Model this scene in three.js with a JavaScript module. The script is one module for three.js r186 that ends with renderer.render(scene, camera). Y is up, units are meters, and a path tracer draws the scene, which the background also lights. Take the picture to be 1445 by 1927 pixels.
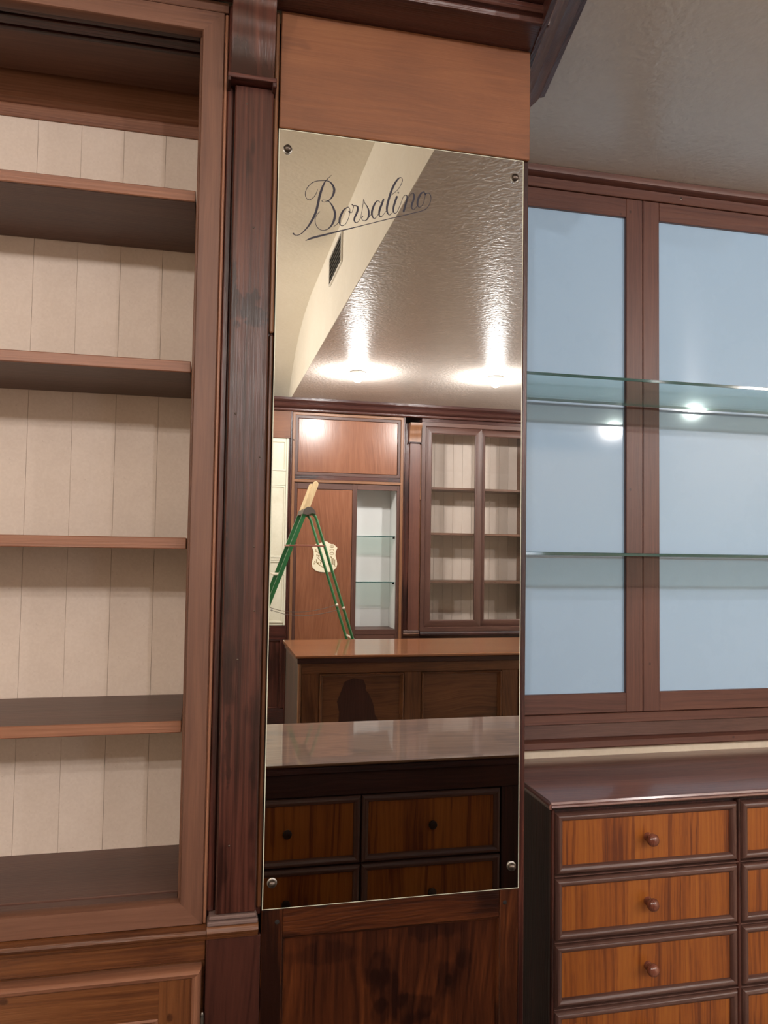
import * as THREE from 'three';
import { RectAreaLightUniformsLib } from 'three/addons/lights/RectAreaLightUniformsLib.js';
import { mergeGeometries, toCreasedNormals } from 'three/addons/utils/BufferGeometryUtils.js';

// ---------------------------------------------------------------- camera, exposure, large lights
const scene = new THREE.Scene();
scene.background = new THREE.Color(0x9fb2c4);
const camera = new THREE.PerspectiveCamera(66.485, 1445 / 1927, 0.05, 60);
camera.rotation.order = 'YXZ';
camera.position.set(0, 1.55, 1.5);
camera.rotation.set(THREE.MathUtils.degToRad(2.6914), THREE.MathUtils.degToRad(-12.8165), THREE.MathUtils.degToRad(0.8613));
const renderer = new THREE.WebGLRenderer({ antialias: true });
renderer.toneMapping = THREE.LinearToneMapping;
renderer.toneMappingExposure = 0.8;
renderer.shadowMap.enabled = true;
RectAreaLightUniformsLib.init();
const LAMP = 7.6, HALL = 8.5, LAMP_COLOR = 0xfffaf8, HALL_COLOR = 0xfff8f2;
// daylight of the narrow frosted window in the far wall (pane x 2.83..3.18, y 0.95..2.25)
const dayLight = new THREE.RectAreaLight(0xe6f0ff, 7.0, 0.35, 1.3);
dayLight.position.set(3.005, 1.6, 4.76); dayLight.lookAt(3.005, 1.6, 0); scene.add(dayLight);

// ---------------------------------------------------------------- helpers
let seed = 20240611;
const rnd = () => { seed = (seed * 1664525 + 1013904223) >>> 0; return seed / 4294967296; };
const hash = (x, y, s) => { let h = (x * 374761393 + y * 668265263 + s * 974711) | 0; h = Math.imul(h ^ (h >>> 13), 1274126177); h ^= h >>> 16; return (h >>> 0) / 4294967296; };
function vn(x, y, px, py, s) {            // periodic value noise
  const xi = Math.floor(x), yi = Math.floor(y); let fx = x - xi, fy = y - yi;
  fx = fx * fx * (3 - 2 * fx); fy = fy * fy * (3 - 2 * fy);
  const x0 = ((xi % px) + px) % px, x1 = (x0 + 1) % px, y0 = ((yi % py) + py) % py, y1 = (y0 + 1) % py;
  const a = hash(x0, y0, s), b = hash(x1, y0, s), c = hash(x0, y1, s), d = hash(x1, y1, s);
  return a + (b - a) * fx + (c - a) * fy + (a - b - c + d) * fx * fy;
}
function fbm(u, v, px, py, s, o = 3) { let r = 0, a = 0.5, t = 0; for (let i = 0; i < o; i++) { r += a * vn(u * px, v * py, px, py, s + i * 17); t += a; a *= 0.5; px *= 2; py *= 2; } return r / t; }
const sst = (a, b, x) => { const t = Math.min(1, Math.max(0, (x - a) / (b - a))); return t * t * (3 - 2 * t); };
function dataTex(W, H, data, srgb) {
  const t = new THREE.DataTexture(data, W, H, THREE.RGBAFormat);
  t.wrapS = t.wrapT = THREE.RepeatWrapping; t.magFilter = THREE.LinearFilter; t.minFilter = THREE.LinearMipmapLinearFilter; t.generateMipmaps = true;
  if (srgb) t.colorSpace = THREE.SRGBColorSpace; t.needsUpdate = true; return t;
}
const hex = h => [(h >> 16) & 255, (h >> 8) & 255, h & 255];
// wood: u runs across the grain (size[0] metres), v along it (size[1] metres)
function wood(o) {
  const W = o.w || 512, H = o.h || 1024, S = o.size || [0.5, 1.0], s = o.seed;
  const col = new Uint8Array(W * H * 4), det = new Uint8Array(W * H * 4), C0 = hex(o.colors[0]), C1 = hex(o.colors[1]), C2 = hex(o.colors[2]);
  const knots = o.knots || [], rings = o.rings || 26;
  for (let j = 0; j < H; j++) for (let i = 0; i < W; i++) {
    const u = i / W, v = j / H;
    let wp = (fbm(u, v, 3, 2, s, 3) - 0.5) * (o.warp ?? 0.16), kn = 0;
    for (const [ku, kv, r] of knots) {
      let dx = (u - ku); dx -= Math.round(dx); dx *= S[0]; let dy = v - kv; dy -= Math.round(dy); dy *= S[1];
      const d = Math.hypot(dx / r, dy / (r * 2.1)); const d2 = Math.hypot(dx / r, dy / (r * 1.5)) + (vn(u * 40, v * 40, 40, 40, s + 3) - 0.5) * 0.35;
      wp += Math.sign(dx) * Math.min(1, Math.abs(dx) / (r * 0.6)) * r / S[0] * 0.9 * Math.exp(-d * 0.75);
      kn = Math.max(kn, 1 - sst(0.55, 1.15, d2));
    }
    const uu = u + wp;
    let g = ((uu * rings) % 1 + 1) % 1; g = g < 0.8 ? g / 0.8 : (1 - g) / 0.2;                  // growth lines
    const wid = vn(uu * rings, v * 2, rings, 2, s + 71);
    const fib = fbm(uu, v, o.fx || 90, o.fy || 5, s + 5, 3);
    const fine = vn(u * 256, v * 26, 256, 26, s + 9);
    const tone = fbm(uu, v, o.tx || 3, o.ty || 2, s + 31, 3);
    const pat = o.patch ? sst(o.patch[0], o.patch[0] + 0.1, fbm(u, v, o.patch[2] || 4, o.patch[3] || 4, s + 51, 4)) * o.patch[1] : 0;
    let t = 0.5 + (tone - 0.5) * (o.ta ?? 1.0) + (fib - 0.5) * (o.fa ?? 0.8) - g * (o.ra ?? 0.25) * (0.3 + wid) + (fine - 0.5) * (o.na ?? 0.18) - pat;
    if (o.streak) { const q = fbm(uu, v, o.streak[2] || 22, 2, s + 77, 2); t -= sst(o.streak[0], o.streak[0] + 0.12, q) * o.streak[1]; }
    if (o.stains) for (const [su, sv, ru, rv, am] of o.stains) { const e = Math.hypot((u - su) / ru, (v - sv) / rv) + (fbm(u, v, ...(o.stainGrain || [8, 120]), s + 61, 3) - 0.5) * 1.4; t -= am * (1 - sst(0.7, 1.05, e)); }
    t = Math.min(1, Math.max(0, t)) * (1 - kn * 0.75);
    const k = (j * W + i) * 4, dk = kn * 0.12;
    for (let c = 0; c < 3; c++) { const q = t < 0.5 ? C0[c] + (C1[c] - C0[c]) * t * 2 : C1[c] + (C2[c] - C1[c]) * (t * 2 - 1); col[k + c] = q * (1 - dk); }
    col[k + 3] = 255;
    const dd = 255 * Math.min(1, Math.max(0, 0.5 + (fib - 0.5) * 0.9 + (fine - 0.5) * 0.5 - g * 0.15 + (o.dent ? (fbm(u, v, 20, 30, s + 91, 3) - 0.5) * o.dent : 0)));
    det[k] = det[k + 1] = det[k + 2] = dd; det[k + 3] = 255;
  }
  const m = new THREE.MeshPhysicalMaterial({ map: dataTex(W, H, col, true), bumpMap: dataTex(W, H, det), bumpScale: o.bump ?? 0.0006, roughness: o.rough ?? 0.42, specularIntensity: o.spec ?? 1, clearcoat: o.coat ?? 0, clearcoatRoughness: o.coatRough ?? 0.15, side: THREE.DoubleSide });
  m.userData.size = S; return m;
}
function plain(color, o = {}) { const m = new THREE.MeshPhysicalMaterial({ color, roughness: 0.5, side: THREE.DoubleSide, ...o }); m.userData.size = [1, 1]; return m; }
function speck(o) {                        // plaster, painted board: base colour with grain, spots and patches
  const N = 512, col = new Uint8Array(N * N * 4), det = new Uint8Array(N * N * 4), C = hex(o.color), D = hex(o.dark);
  for (let j = 0; j < N; j++) for (let i = 0; i < N; i++) {
    const u = i / N, v = j / N, k = (j * N + i) * 4;
    const b = fbm(u, v, 5, 5, o.seed, 4), f = fbm(u, v, o.f || 48, o.f || 48, o.seed + 40, 3), sp = vn(u * 110, v * 110, 110, 110, o.seed + 80);
    let t = (b - 0.5) * (o.broad ?? 0.5) + (f - 0.5) * (o.fine ?? 0.3) + 0.25 + sst(0.955, 0.99, sp) * (o.spots ?? 0);
    t = Math.min(1, Math.max(0, t));
    for (let c = 0; c < 3; c++) col[k + c] = C[c] + (D[c] - C[c]) * t; col[k + 3] = 255;
    det[k] = det[k + 1] = det[k + 2] = 255 * f; det[k + 3] = 255;
  }
  const m = new THREE.MeshPhysicalMaterial({ map: dataTex(N, N, col, true), bumpMap: dataTex(N, N, det), bumpScale: o.bump ?? 0.0008, roughness: o.rough ?? 0.8, side: THREE.DoubleSide });
  m.userData.size = o.size || [0.5, 0.5]; return m;
}
const taken = {};
function numbered(n) { if (!(n in taken)) { taken[n] = 0; return n; } return n + '_' + String(++taken[n]).padStart(3, '0'); }
const baseOf = new WeakMap();
function thing(name, label, category, pos = [0, 0, 0], group) {
  const o = new THREE.Group(); o.name = numbered(name); o.position.set(...pos); o.userData = { label, category }; if (group) o.userData.group = group;
  baseOf.set(o, pos); scene.add(o); return o;
}
function structure(name, label, pos = [0, 0, 0]) { const o = new THREE.Group(); o.name = name; o.position.set(...pos); o.userData = { label, category: name.split('_')[0], kind: 'structure' }; baseOf.set(o, pos); scene.add(o); return o; }
// a part: geometry is given in world coordinates
function P(parent, name, geo, mat, grain = 'y', label) {
  if (Array.isArray(geo)) geo = mergeGeometries(geo.map(g => { if (!g.userData.uv) uvBox(g, grain, mat); return strip(g); })); else { if (!geo.userData.uv) uvBox(geo, grain, mat); geo = strip(geo); }
  const b = baseOf.get(parent); geo.translate(-b[0], -b[1], -b[2]);
  const m = new THREE.Mesh(geo, mat); m.name = name; m.castShadow = m.receiveShadow = true; baseOf.set(m, b);
  if (label) m.userData.label = label;
  parent.add(m); return m;
}
function strip(g) { const n = g.index ? g.toNonIndexed() : g; for (const k of Object.keys(n.attributes)) if (!['position', 'normal', 'uv'].includes(k)) n.deleteAttribute(k); return n; }
const AX = { x: 0, y: 1, z: 2 };
function uvBox(g, grain, mat) {
  if (g.index) { const n = g.toNonIndexed(); g.index = null; g.attributes = n.attributes; }
  if (!g.attributes.normal) g.computeVertexNormals();
  const p = g.attributes.position, n = p.count, uv = new Float32Array(n * 2), S = mat.userData.size || [1, 1], gi = AX[grain], fx = mat.userData.fixed, ou = fx ? -fx[0] / S[0] : rnd(), ov = fx ? -fx[1] / S[1] : rnd();
  for (let t = 0; t < n; t += 3) {
    const A = [0, 1, 2].map(i => [p.getX(t + i), p.getY(t + i), p.getZ(t + i)]);
    const e = [0, 1, 2].map(c => A[1][c] - A[0][c]), f = [0, 1, 2].map(c => A[2][c] - A[0][c]);
    const N = [e[1] * f[2] - e[2] * f[1], e[2] * f[0] - e[0] * f[2], e[0] * f[1] - e[1] * f[0]].map(Math.abs);
    let a = N[0] > N[1] ? (N[0] > N[2] ? 0 : 2) : (N[1] > N[2] ? 1 : 2), c, l;
    if (a === gi) { c = (gi + 1) % 3; l = (gi + 2) % 3; } else { l = gi; c = 3 - a - gi; }
    for (let i = 0; i < 3; i++) { uv[(t + i) * 2] = A[i][c] / S[0] + ou; uv[(t + i) * 2 + 1] = A[i][l] / S[1] + ov; }
  }
  g.setAttribute('uv', new THREE.BufferAttribute(uv, 2)); g.userData.uv = true; return g;
}
function polys(list, center) {              // polygons -> flat geometry, oriented away from center if given
  const v = [];
  for (const q of list) {
    let pts = q;
    if (center) {
      const a = q[0], b = q[1], c = q[2]; const e = b.map((x, i) => x - a[i]), f = c.map((x, i) => x - a[i]);
      const n = [e[1] * f[2] - e[2] * f[1], e[2] * f[0] - e[0] * f[2], e[0] * f[1] - e[1] * f[0]];
      if (n[0] * (a[0] - center[0]) + n[1] * (a[1] - center[1]) + n[2] * (a[2] - center[2]) < 0) pts = [...q].reverse();
    }
    for (let i = 1; i < pts.length - 1; i++) v.push(...pts[0], ...pts[i], ...pts[i + 1]);
  }
  const g = new THREE.BufferGeometry(); g.setAttribute('position', new THREE.Float32BufferAttribute(v, 3)); g.computeVertexNormals(); return g;
}
// chamfered box
function cb(x0, x1, y0, y1, z0, z1, b = 0.0015) {
  const lo = [x0, y0, z0], hi = [x1, y1, z1]; b = Math.min(b, (x1 - x0) * 0.3, (y1 - y0) * 0.3, (z1 - z0) * 0.3);
  const V = (s, out) => [0, 1, 2].map(i => { const e = s[i] > 0 ? hi[i] : lo[i]; return i === out ? e : e - s[i] * b; });
  const L = [];
  for (let a = 0; a < 3; a++) for (const s of [-1, 1]) { const c = (a + 1) % 3, d = (a + 2) % 3; L.push([[1, 1], [1, -1], [-1, -1], [-1, 1]].map(([p, q]) => { const S = []; S[a] = s; S[c] = p; S[d] = q; return V(S, a); })); }
  for (let a = 0; a < 3; a++) { const c = (a + 1) % 3, d = (a + 2) % 3; for (const p of [-1, 1]) for (const q of [-1, 1]) { const S0 = [], S1 = []; S0[c] = S1[c] = p; S0[d] = S1[d] = q; S0[a] = -1; S1[a] = 1; L.push([V(S0, c), V(S1, c), V(S1, d), V(S0, d)]); } }
  for (const a of [-1, 1]) for (const c of [-1, 1]) for (const d of [-1, 1]) { const S = [a, c, d]; L.push([V(S, 0), V(S, 1), V(S, 2)]); }
  return polys(L, [(x0 + x1) / 2, (y0 + y1) / 2, (z0 + z1) / 2]);
}
// closed profile [[p,q]..] swept along an axis; for 'x': p=z,q=y; 'y': p=x,q=z; 'z': p=x,q=y
function prof(pts, axis, t0, t1, crease = 0.7) {
  const at = (p, q, t) => axis === 'x' ? [t, q, p] : axis === 'y' ? [p, t, q] : [p, q, t];
  const n = pts.length, L = [];
  let area = 0; for (let i = 0; i < n; i++) { const a = pts[i], b = pts[(i + 1) % n]; area += a[0] * b[1] - b[0] * a[1]; }
  for (let i = 0; i < n; i++) { const a = pts[i], b = pts[(i + 1) % n]; L.push([at(...a, t0), at(...b, t0), at(...b, t1), at(...a, t1)]); }
  const tri = THREE.ShapeUtils.triangulateShape(pts.map(p => new THREE.Vector2(...p)), []);
  for (const [a, b, c] of tri) { L.push([at(...pts[a], t0), at(...pts[c], t0), at(...pts[b], t0)]); L.push([at(...pts[a], t1), at(...pts[b], t1), at(...pts[c], t1)]); }
  const flip = (area > 0) !== (axis === 'z'); const g = polys(flip ? L.map(q => [...q].reverse()) : L);
  return toCreasedNormals(g, crease);
}
// mitred rectangular ring: profile [[inset, height]..] ; plane xy at z0, height toward dir*z
function ring(x0, x1, y0, y1, z0, dir, pf, mat, crease = 0.7) {
  const H = [], V = [];
  for (let i = 0; i < pf.length - 1; i++) {
    const [d0, h0] = pf[i], [d1, h1] = pf[i + 1], a = z0 + dir * h0, b = z0 + dir * h1;
    const q = [[[x0 + d0, y0 + d0, a], [x1 - d0, y0 + d0, a], [x1 - d1, y0 + d1, b], [x0 + d1, y0 + d1, b]], [[x1 - d0, y1 - d0, a], [x0 + d0, y1 - d0, a], [x0 + d1, y1 - d1, b], [x1 - d1, y1 - d1, b]]];
    const r = [[[x1 - d0, y0 + d0, a], [x1 - d0, y1 - d0, a], [x1 - d1, y1 - d1, b], [x1 - d1, y0 + d1, b]], [[x0 + d0, y1 - d0, a], [x0 + d0, y0 + d0, a], [x0 + d1, y0 + d1, b], [x0 + d1, y1 - d1, b]]];
    for (const s of q) H.push(dir > 0 ? s : [...s].reverse()); for (const s of r) V.push(dir > 0 ? s : [...s].reverse());
  }
  const g0 = uvBox(toCreasedNormals(polys(H), crease), 'x', mat), g1 = uvBox(toCreasedNormals(polys(V), crease), 'y', mat);
  const g = mergeGeometries([g0, g1]); g.userData.uv = true; return g;
}
const arcPf = (d0, d1, h0, top, n = 6) => { const o = []; for (let i = 0; i <= n; i++) { const t = i / n * Math.PI; o.push([d0 + (d1 - d0) * (1 - Math.cos(t)) / 2, h0 + Math.sin(t) * (top - h0)]); } return o; };
function tube(a, b, r, seg = 10) {
  const A = new THREE.Vector3(...a), B = new THREE.Vector3(...b), d = B.clone().sub(A), g = new THREE.CylinderGeometry(r, r, d.length(), seg, 1);
  g.applyQuaternion(new THREE.Quaternion().setFromUnitVectors(new THREE.Vector3(0, 1, 0), d.clone().normalize())); g.translate(...A.add(B).multiplyScalar(0.5).toArray()); return g.toNonIndexed();
}
const curveTube = (pts, r, n = 40, seg = 8) => new THREE.TubeGeometry(new THREE.CatmullRomCurve3(pts.map(p => new THREE.Vector3(...p))), n, r, seg).toNonIndexed();
function lathe(pts, axis, at, seg = 20) { const g = new THREE.LatheGeometry(pts.map(p => new THREE.Vector2(...p)), seg); if (axis === 'z') g.rotateX(Math.PI / 2); if (axis === '-z') g.rotateX(-Math.PI / 2); if (axis === '-y') g.rotateX(Math.PI); g.translate(...at); return g.toNonIndexed(); }

// ---------------------------------------------------------------- materials
const M = {
  frame: wood({ seed: 11, colors: [0x503328, 0x6a4838, 0x7a5545], size: [0.4, 1.1], fa: 0.4, ta: 0.6, ra: 0.08, rough: 0.46, bump: 0.00015, tx: 4, ty: 3 }),
  mahogany: wood({ seed: 23, colors: [0x28100c, 0x4b271f, 0x673c2f], size: [0.22, 0.9], fa: 0.7, ta: 0.7, ra: 0.12, tx: 5, ty: 2, patch: [0.62, 0.3, 3, 4], dent: 0.9, bump: 0.0005, rough: 0.34, fx: 40, fy: 3, streak: [0.62, 0.16, 16] }),
  veneer: wood({ seed: 31, colors: [0x5f3a26, 0x774a2f, 0x86593a], size: [0.32, 0.9], fa: 0.3, ta: 0.9, ra: 0.06, rough: 0.5, bump: 0.00012, tx: 3, ty: 4, fx: 40, fy: 6, patch: [0.66, 0.3, 5, 5] }),
  pine: wood({ seed: 44, colors: [0x1e0c07, 0x401f0f, 0x6a3b1d], size: [0.3, 0.62], fa: 0.5, ta: 0.9, ra: 0.16, rings: 18, warp: 0.2, knots: [[0.3, 0.35, 0.014], [0.74, 0.62, 0.012], [0.55, 0.12, 0.01], [0.12, 0.82, 0.012]], patch: [0.54, 0.34, 4, 3], rough: 0.32, bump: 0.0005, dent: 0.5, tx: 4, ty: 3 }),
  cupboard: wood({ seed: 52, colors: [0x492817, 0x6a4024, 0x815534], size: [0.3, 0.8], fa: 0.5, ta: 0.9, ra: 0.2, rings: 16, warp: 0.12, knots: [[0.4, 0.4, 0.007], [0.8, 0.75, 0.006]], patch: [0.6, 0.25, 4, 4], rough: 0.36, bump: 0.0004, dent: 0.4 }),
  niche: wood({ seed: 61, colors: [0x452822, 0x5e3a30, 0x71493a], size: [0.3, 0.9], fa: 0.45, ta: 0.8, ra: 0.22, rings: 12, warp: 0.14, knots: [[0.25, 0.2, 0.004]], rough: 0.4, bump: 0.00015 }),
  teak: wood({ seed: 73, colors: [0x612d10, 0x93511b, 0xa46325], size: [0.36, 0.6], fa: 0.5, ta: 0.6, ra: 0.2, rings: 22, warp: 0.07, streak: [0.62, 0.3, 34], tx: 6, ty: 1, fx: 60, fy: 2, rough: 0.4, bump: 0.0001 }),
  moulding: wood({ seed: 82, w: 256, h: 512, colors: [0x452d26, 0x60433b, 0x715348], size: [0.15, 0.6], fa: 0.5, ta: 0.5, ra: 0.1, rough: 0.36, bump: 0.0002 }),
  darkTop: wood({ seed: 91, colors: [0x4f2f2a, 0x744c43, 0x8b5d4f], size: [0.4, 1.2], fa: 0.6, ta: 0.6, ra: 0.08, rough: 0.35, coat: 0.6, coatRough: 0.16, bump: 0.0003, fx: 60, fy: 4 }),
  darkBody: wood({ seed: 97, w: 256, h: 512, colors: [0x1d0b09, 0x3a1a15, 0x552a20], size: [0.3, 0.8], fa: 0.8, ta: 0.8, rough: 0.45, bump: 0.0005, dent: 0.4 }),
  cornice: wood({ seed: 103, w: 256, h: 1024, colors: [0x301916, 0x4b2c26, 0x654037], size: [0.2, 1.2], fa: 0.6, ta: 0.7, rough: 0.3, bump: 0.0008, dent: 0.7 }),
  honey: wood({ seed: 111, w: 256, h: 1024, colors: [0x6d4831, 0x875e42, 0x996f52], size: [0.2, 1.0], fa: 0.5, ta: 0.6, rough: 0.4, bump: 0.0002 }),
  panelVeneer: wood({ seed: 121, colors: [0x6e4430, 0x875840, 0x976850], size: [0.6, 1.2], fa: 0.4, ta: 0.6, ra: 0.1, rings: 10, warp: 0.2, rough: 0.27, bump: 0.00015, fx: 70, fy: 8 }),
  midFrame: wood({ seed: 131, w: 256, h: 1024, colors: [0x432a24, 0x5c3f36, 0x6e4e41], size: [0.2, 1.0], fa: 0.5, ta: 0.6, rough: 0.4, bump: 0.0003 }),
  counterTop: wood({ seed: 141, colors: [0x804d30, 0x9b6440, 0xae7850], size: [0.4, 1.0], fa: 0.6, ta: 0.4, ra: 0.06, rough: 0.3, coat: 1, coatRough: 0.05, bump: 0.00015 }),
  wornTop: wood({ seed: 151, colors: [0x5c3f2e, 0x7a5842, 0x90705a], size: [0.4, 1.0], fa: 0.6, ta: 0.7, ra: 0.06, rough: 0.6, coat: 0.6, coatRough: 0.03, bump: 0.0001, patch: [0.6, 0.25, 5, 5], dent: 0.3 , spec: 0.25 }),
  counterSide: wood({ seed: 161, colors: [0x482917, 0x71482d, 0x895e3f], size: [0.4, 0.8], fa: 0.5, ta: 0.8, ra: 0.14, rings: 12, warp: 0.2, rough: 0.36, bump: 0.0003, knots: [[0.7, 0.3, 0.006]] }),
  stained: wood({ seed: 171, w: 256, h: 512, colors: [0x28100b, 0x3f1f17, 0x4f2b21], size: [0.4, 0.6], fa: 0.5, ta: 0.8, rough: 0.42, bump: 0.0003 }),
  blond: wood({ seed: 181, w: 128, h: 512, colors: [0xb09068, 0xd2bc94, 0xe2d0b0], size: [0.1, 0.5], fa: 0.5, ta: 0.6, rough: 0.5, bump: 0.0003 }),
  board: speck({ seed: 201, color: 0xd6c7bb, dark: 0xb8a598, spots: 0.5, broad: 0.3, fine: 0.3, f: 90, bump: 0.0002, rough: 0.75, size: [0.4, 0.4] }),
  creamPaint: speck({ seed: 211, color: 0xdedac8, dark: 0xb8b09a, spots: 0.3, broad: 0.6, fine: 0.15, bump: 0.0004, rough: 0.5, size: [0.6, 0.6] }),
  plaster: speck({ seed: 221, color: 0xf0e9dc, dark: 0xe2d8c6, broad: 0.4, fine: 0.25, bump: 0.001, rough: 0.75, size: [0.8, 0.8] }),
  fascia: speck({ seed: 227, color: 0xeee8dc, dark: 0xded4c2, broad: 0.3, fine: 0.25, bump: 0.0008, rough: 0.7, size: [0.8, 0.8] }),
  wall: speck({ seed: 231, color: 0xe0d4c2, dark: 0xc4b49c, broad: 0.4, fine: 0.3, bump: 0.0008, rough: 0.8, size: [0.8, 0.8] }),
  ceiling: speck({ seed: 241, color: 0xd2cac2, dark: 0xc0b7ae, broad: 0.3, fine: 0.3, f: 40, bump: 0.0012, rough: 0.27, size: [0.5, 0.5] }),
  floor: speck({ seed: 251, color: 0xa99c8e, dark: 0x857a70, broad: 0.7, fine: 0.4, rough: 0.4, size: [1.2, 1.2] }),
  whiteBoard: plain(0xd8d8d6, { roughness: 0.55 }),
  bluePane: speck({ seed: 261, color: 0xaac8e4, dark: 0xa2c0dc, broad: 0.3, fine: 0.1, bump: 0.00001, rough: 0.07, size: [1.5, 1.5] }),
  mirror: plain(0xd2d4d2, { metalness: 1, roughness: 0.0 }),
  glassEdge: plain(0xd8dcc8, { roughness: 0.25, clearcoat: 0.5 }),
  shaft: wood({ seed: 301, w: 128, h: 2048, colors: [0x230e0a, 0x492820, 0x653d30], size: [0.1, 1.7], fa: 0.75, ta: 0.6, ra: 0.1, rings: 6, tx: 3, ty: 6, fx: 22, fy: 7, warp: 0.12, streak: [0.6, 0.2, 9], patch: [0.63, 0.25, 2, 12], dent: 0.7, bump: 0.0005, rough: 0.32,
    stains: [[0.3, 0.665, 0.4, 0.022, 0.4], [0.6, 0.655, 0.35, 0.012, 0.45], [0.12, 0.69, 0.14, 0.03, 0.35], [0.1, 0.4, 0.09, 0.03, 0.4], [0.15, 0.34, 0.1, 0.02, 0.35], [0.75, 0.95, 0.08, 0.02, 0.3], [0.3, 0.18, 0.06, 0.05, 0.3]] }),
  pinePanel: wood({ seed: 311, colors: [0x1c0a06, 0x43200f, 0x6e3c1d], size: [0.55, 0.75], fa: 0.5, ta: 0.7, ra: 0.14, rings: 20, warp: 0.12, tx: 5, ty: 3, rough: 0.32, bump: 0.0004, dent: 0.5, knots: [[0.4, 0.83, 0.012], [0.67, 0.8, 0.01]],
    stainGrain: [24, 12], stains: [[0.4, 0.84, 0.05, 0.05, 0.23], [0.5, 0.74, 0.13, 0.035, 0.25], [0.44, 0.79, 0.07, 0.045, 0.23], [0.67, 0.81, 0.05, 0.07, 0.23], [0.72, 0.85, 0.03, 0.03, 0.17], [0.58, 0.67, 0.12, 0.05, 0.20], [0.2, 0.9, 0.2, 0.03, 0.15], [0.6, 0.93, 0.12, 0.03, 0.17], [0.35, 0.6, 0.05, 0.12, 0.15]] }),
  lipping: wood({ seed: 321, w: 256, h: 1024, colors: [0x6b4332, 0x835842, 0x966a54], size: [0.2, 1.0], fa: 0.5, ta: 0.6, rough: 0.42, bump: 0.0002 }),
  bronze: plain(0x59504a, { metalness: 0.9, roughness: 0.35 }),
  steel: plain(0x8d8a84, { metalness: 0.9, roughness: 0.35 }),
  ink: plain(0x0c0620, { roughness: 0.5 }),
  knobWood: wood({ seed: 271, w: 128, h: 128, colors: [0x5a2f24, 0x7d4837, 0x8f5a46], size: [0.1, 0.1], rough: 0.24, bump: 0.0001, coat: 0.5 }),
  knobDark: plain(0x24150f, { roughness: 0.4 }),
  groove: plain(0x120a08, { roughness: 0.8 }),
  green: plain(0x2c6a3c, { roughness: 0.3, clearcoat: 0.4 }),
  oldMetal: plain(0x6b625c, { metalness: 0.6, roughness: 0.55 }),
  copper: plain(0x9a6252, { roughness: 0.4, metalness: 0.2 }),
  rubber: plain(0xd9cdbb, { roughness: 0.6 }),
  signPaint: plain(0xe9dfc4, { roughness: 0.45 }),
  gold: plain(0x7d6432, { roughness: 0.5, metalness: 0.2 }),
  white: plain(0xe8e4dc, { roughness: 0.5 }),
  dustGrey: plain(0x6e5a55, { roughness: 0.5 }),
};
M.clear = new THREE.MeshPhysicalMaterial({ color: 0xffffff, transmission: 1, thickness: 0, roughness: 0.0, ior: 1.5, side: THREE.DoubleSide }); M.clear.userData.size = [1, 1];
M.sheet = new THREE.MeshPhysicalMaterial({ color: 0xeaf5f2, transmission: 1, thickness: 0, roughness: 0.0, ior: 1.5, side: THREE.DoubleSide }); M.sheet.userData.size = [1, 1];
M.tealEdge = new THREE.MeshPhysicalMaterial({ color: 0x0e4c4a, roughness: 0.06, transmission: 0.12, thickness: 0, ior: 1.5, clearcoat: 0.6, clearcoatRoughness: 0.03, side: THREE.DoubleSide }); M.tealEdge.userData.size = [1, 1];
M.window = new THREE.MeshStandardMaterial({ color: 0xffffff, emissive: 0xe6f0ff, emissiveIntensity: 2.2, roughness: 0.6 }); M.window.userData.size = [1, 1];
M.bulb = new THREE.MeshStandardMaterial({ color: 0xffffff, emissive: 0xfff6ea, emissiveIntensity: 16, roughness: 0.5 }); M.bulb.userData.size = [1, 1];

// ---------------------------------------------------------------- the room
function struct(name, label, geos, mat, grain = 'x') {
  const list = Array.isArray(geos) ? geos : [geos]; const g = mergeGeometries(list.map(q => strip(uvBox(q, grain, mat))));
  const m = new THREE.Mesh(g, mat); m.name = name; m.castShadow = m.receiveShadow = true; m.userData = { label, category: name.split('_')[0], kind: 'structure' }; scene.add(m); baseOf.set(m, [0, 0, 0]); return m;
}
const CY = 2.75, OZ = 4.80;
struct('floor', 'greyish stone floor of the shop', cb(-3.3, 4.7, -0.1, 0, -0.9, 5.26, 0.001), M.floor);
struct('ceiling', 'low glossy taupe ceiling with stippled paint', cb(0.6425, 4.6, CY, CY + 0.2, -0.8, 5.16, 0.001), M.ceiling);
struct('wall_fascia', 'cream plaster edge face where the low ceiling ends', cb(0.6402, 0.6424, CY, 3.36, -0.05, 5.16, 0.0004), M.fascia);
struct('ceiling_vault', 'cream plaster upper ceiling curving down to the far wall', prof([[-0.05, 3.36], [-0.05, 3.225], [3.6, 3.228], [3.96, 3.195], [4.25, 3.14], [4.52, 3.05], [4.75, 2.93], [4.9, 2.83], [4.98, 2.755], [5.16, 2.755], [5.16, 3.36]], 'x', -3.2, 0.64, 0.6), M.plaster);
struct('wall_back', 'cream wall behind the mirror panel and the chest', [cb(-3.2, 4.6, 0, CY, -0.9, -0.8, 0.001), cb(-3.2, 0.6, 0, 2.75, -0.8, -0.375, 0.001), cb(-3.2, 0.6395, 2.752, 3.36, -0.8, -0.05, 0.001), cb(2.7, 4.6, 0, CY, -0.8, -0.3, 0.001), cb(0.646, 2.699, 0, 0.9445, -0.8, -0.757, 0.001), cb(-3.2, -1.16, 0, 2.75, -0.375, -0.03, 0.001)], M.wall);
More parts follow.
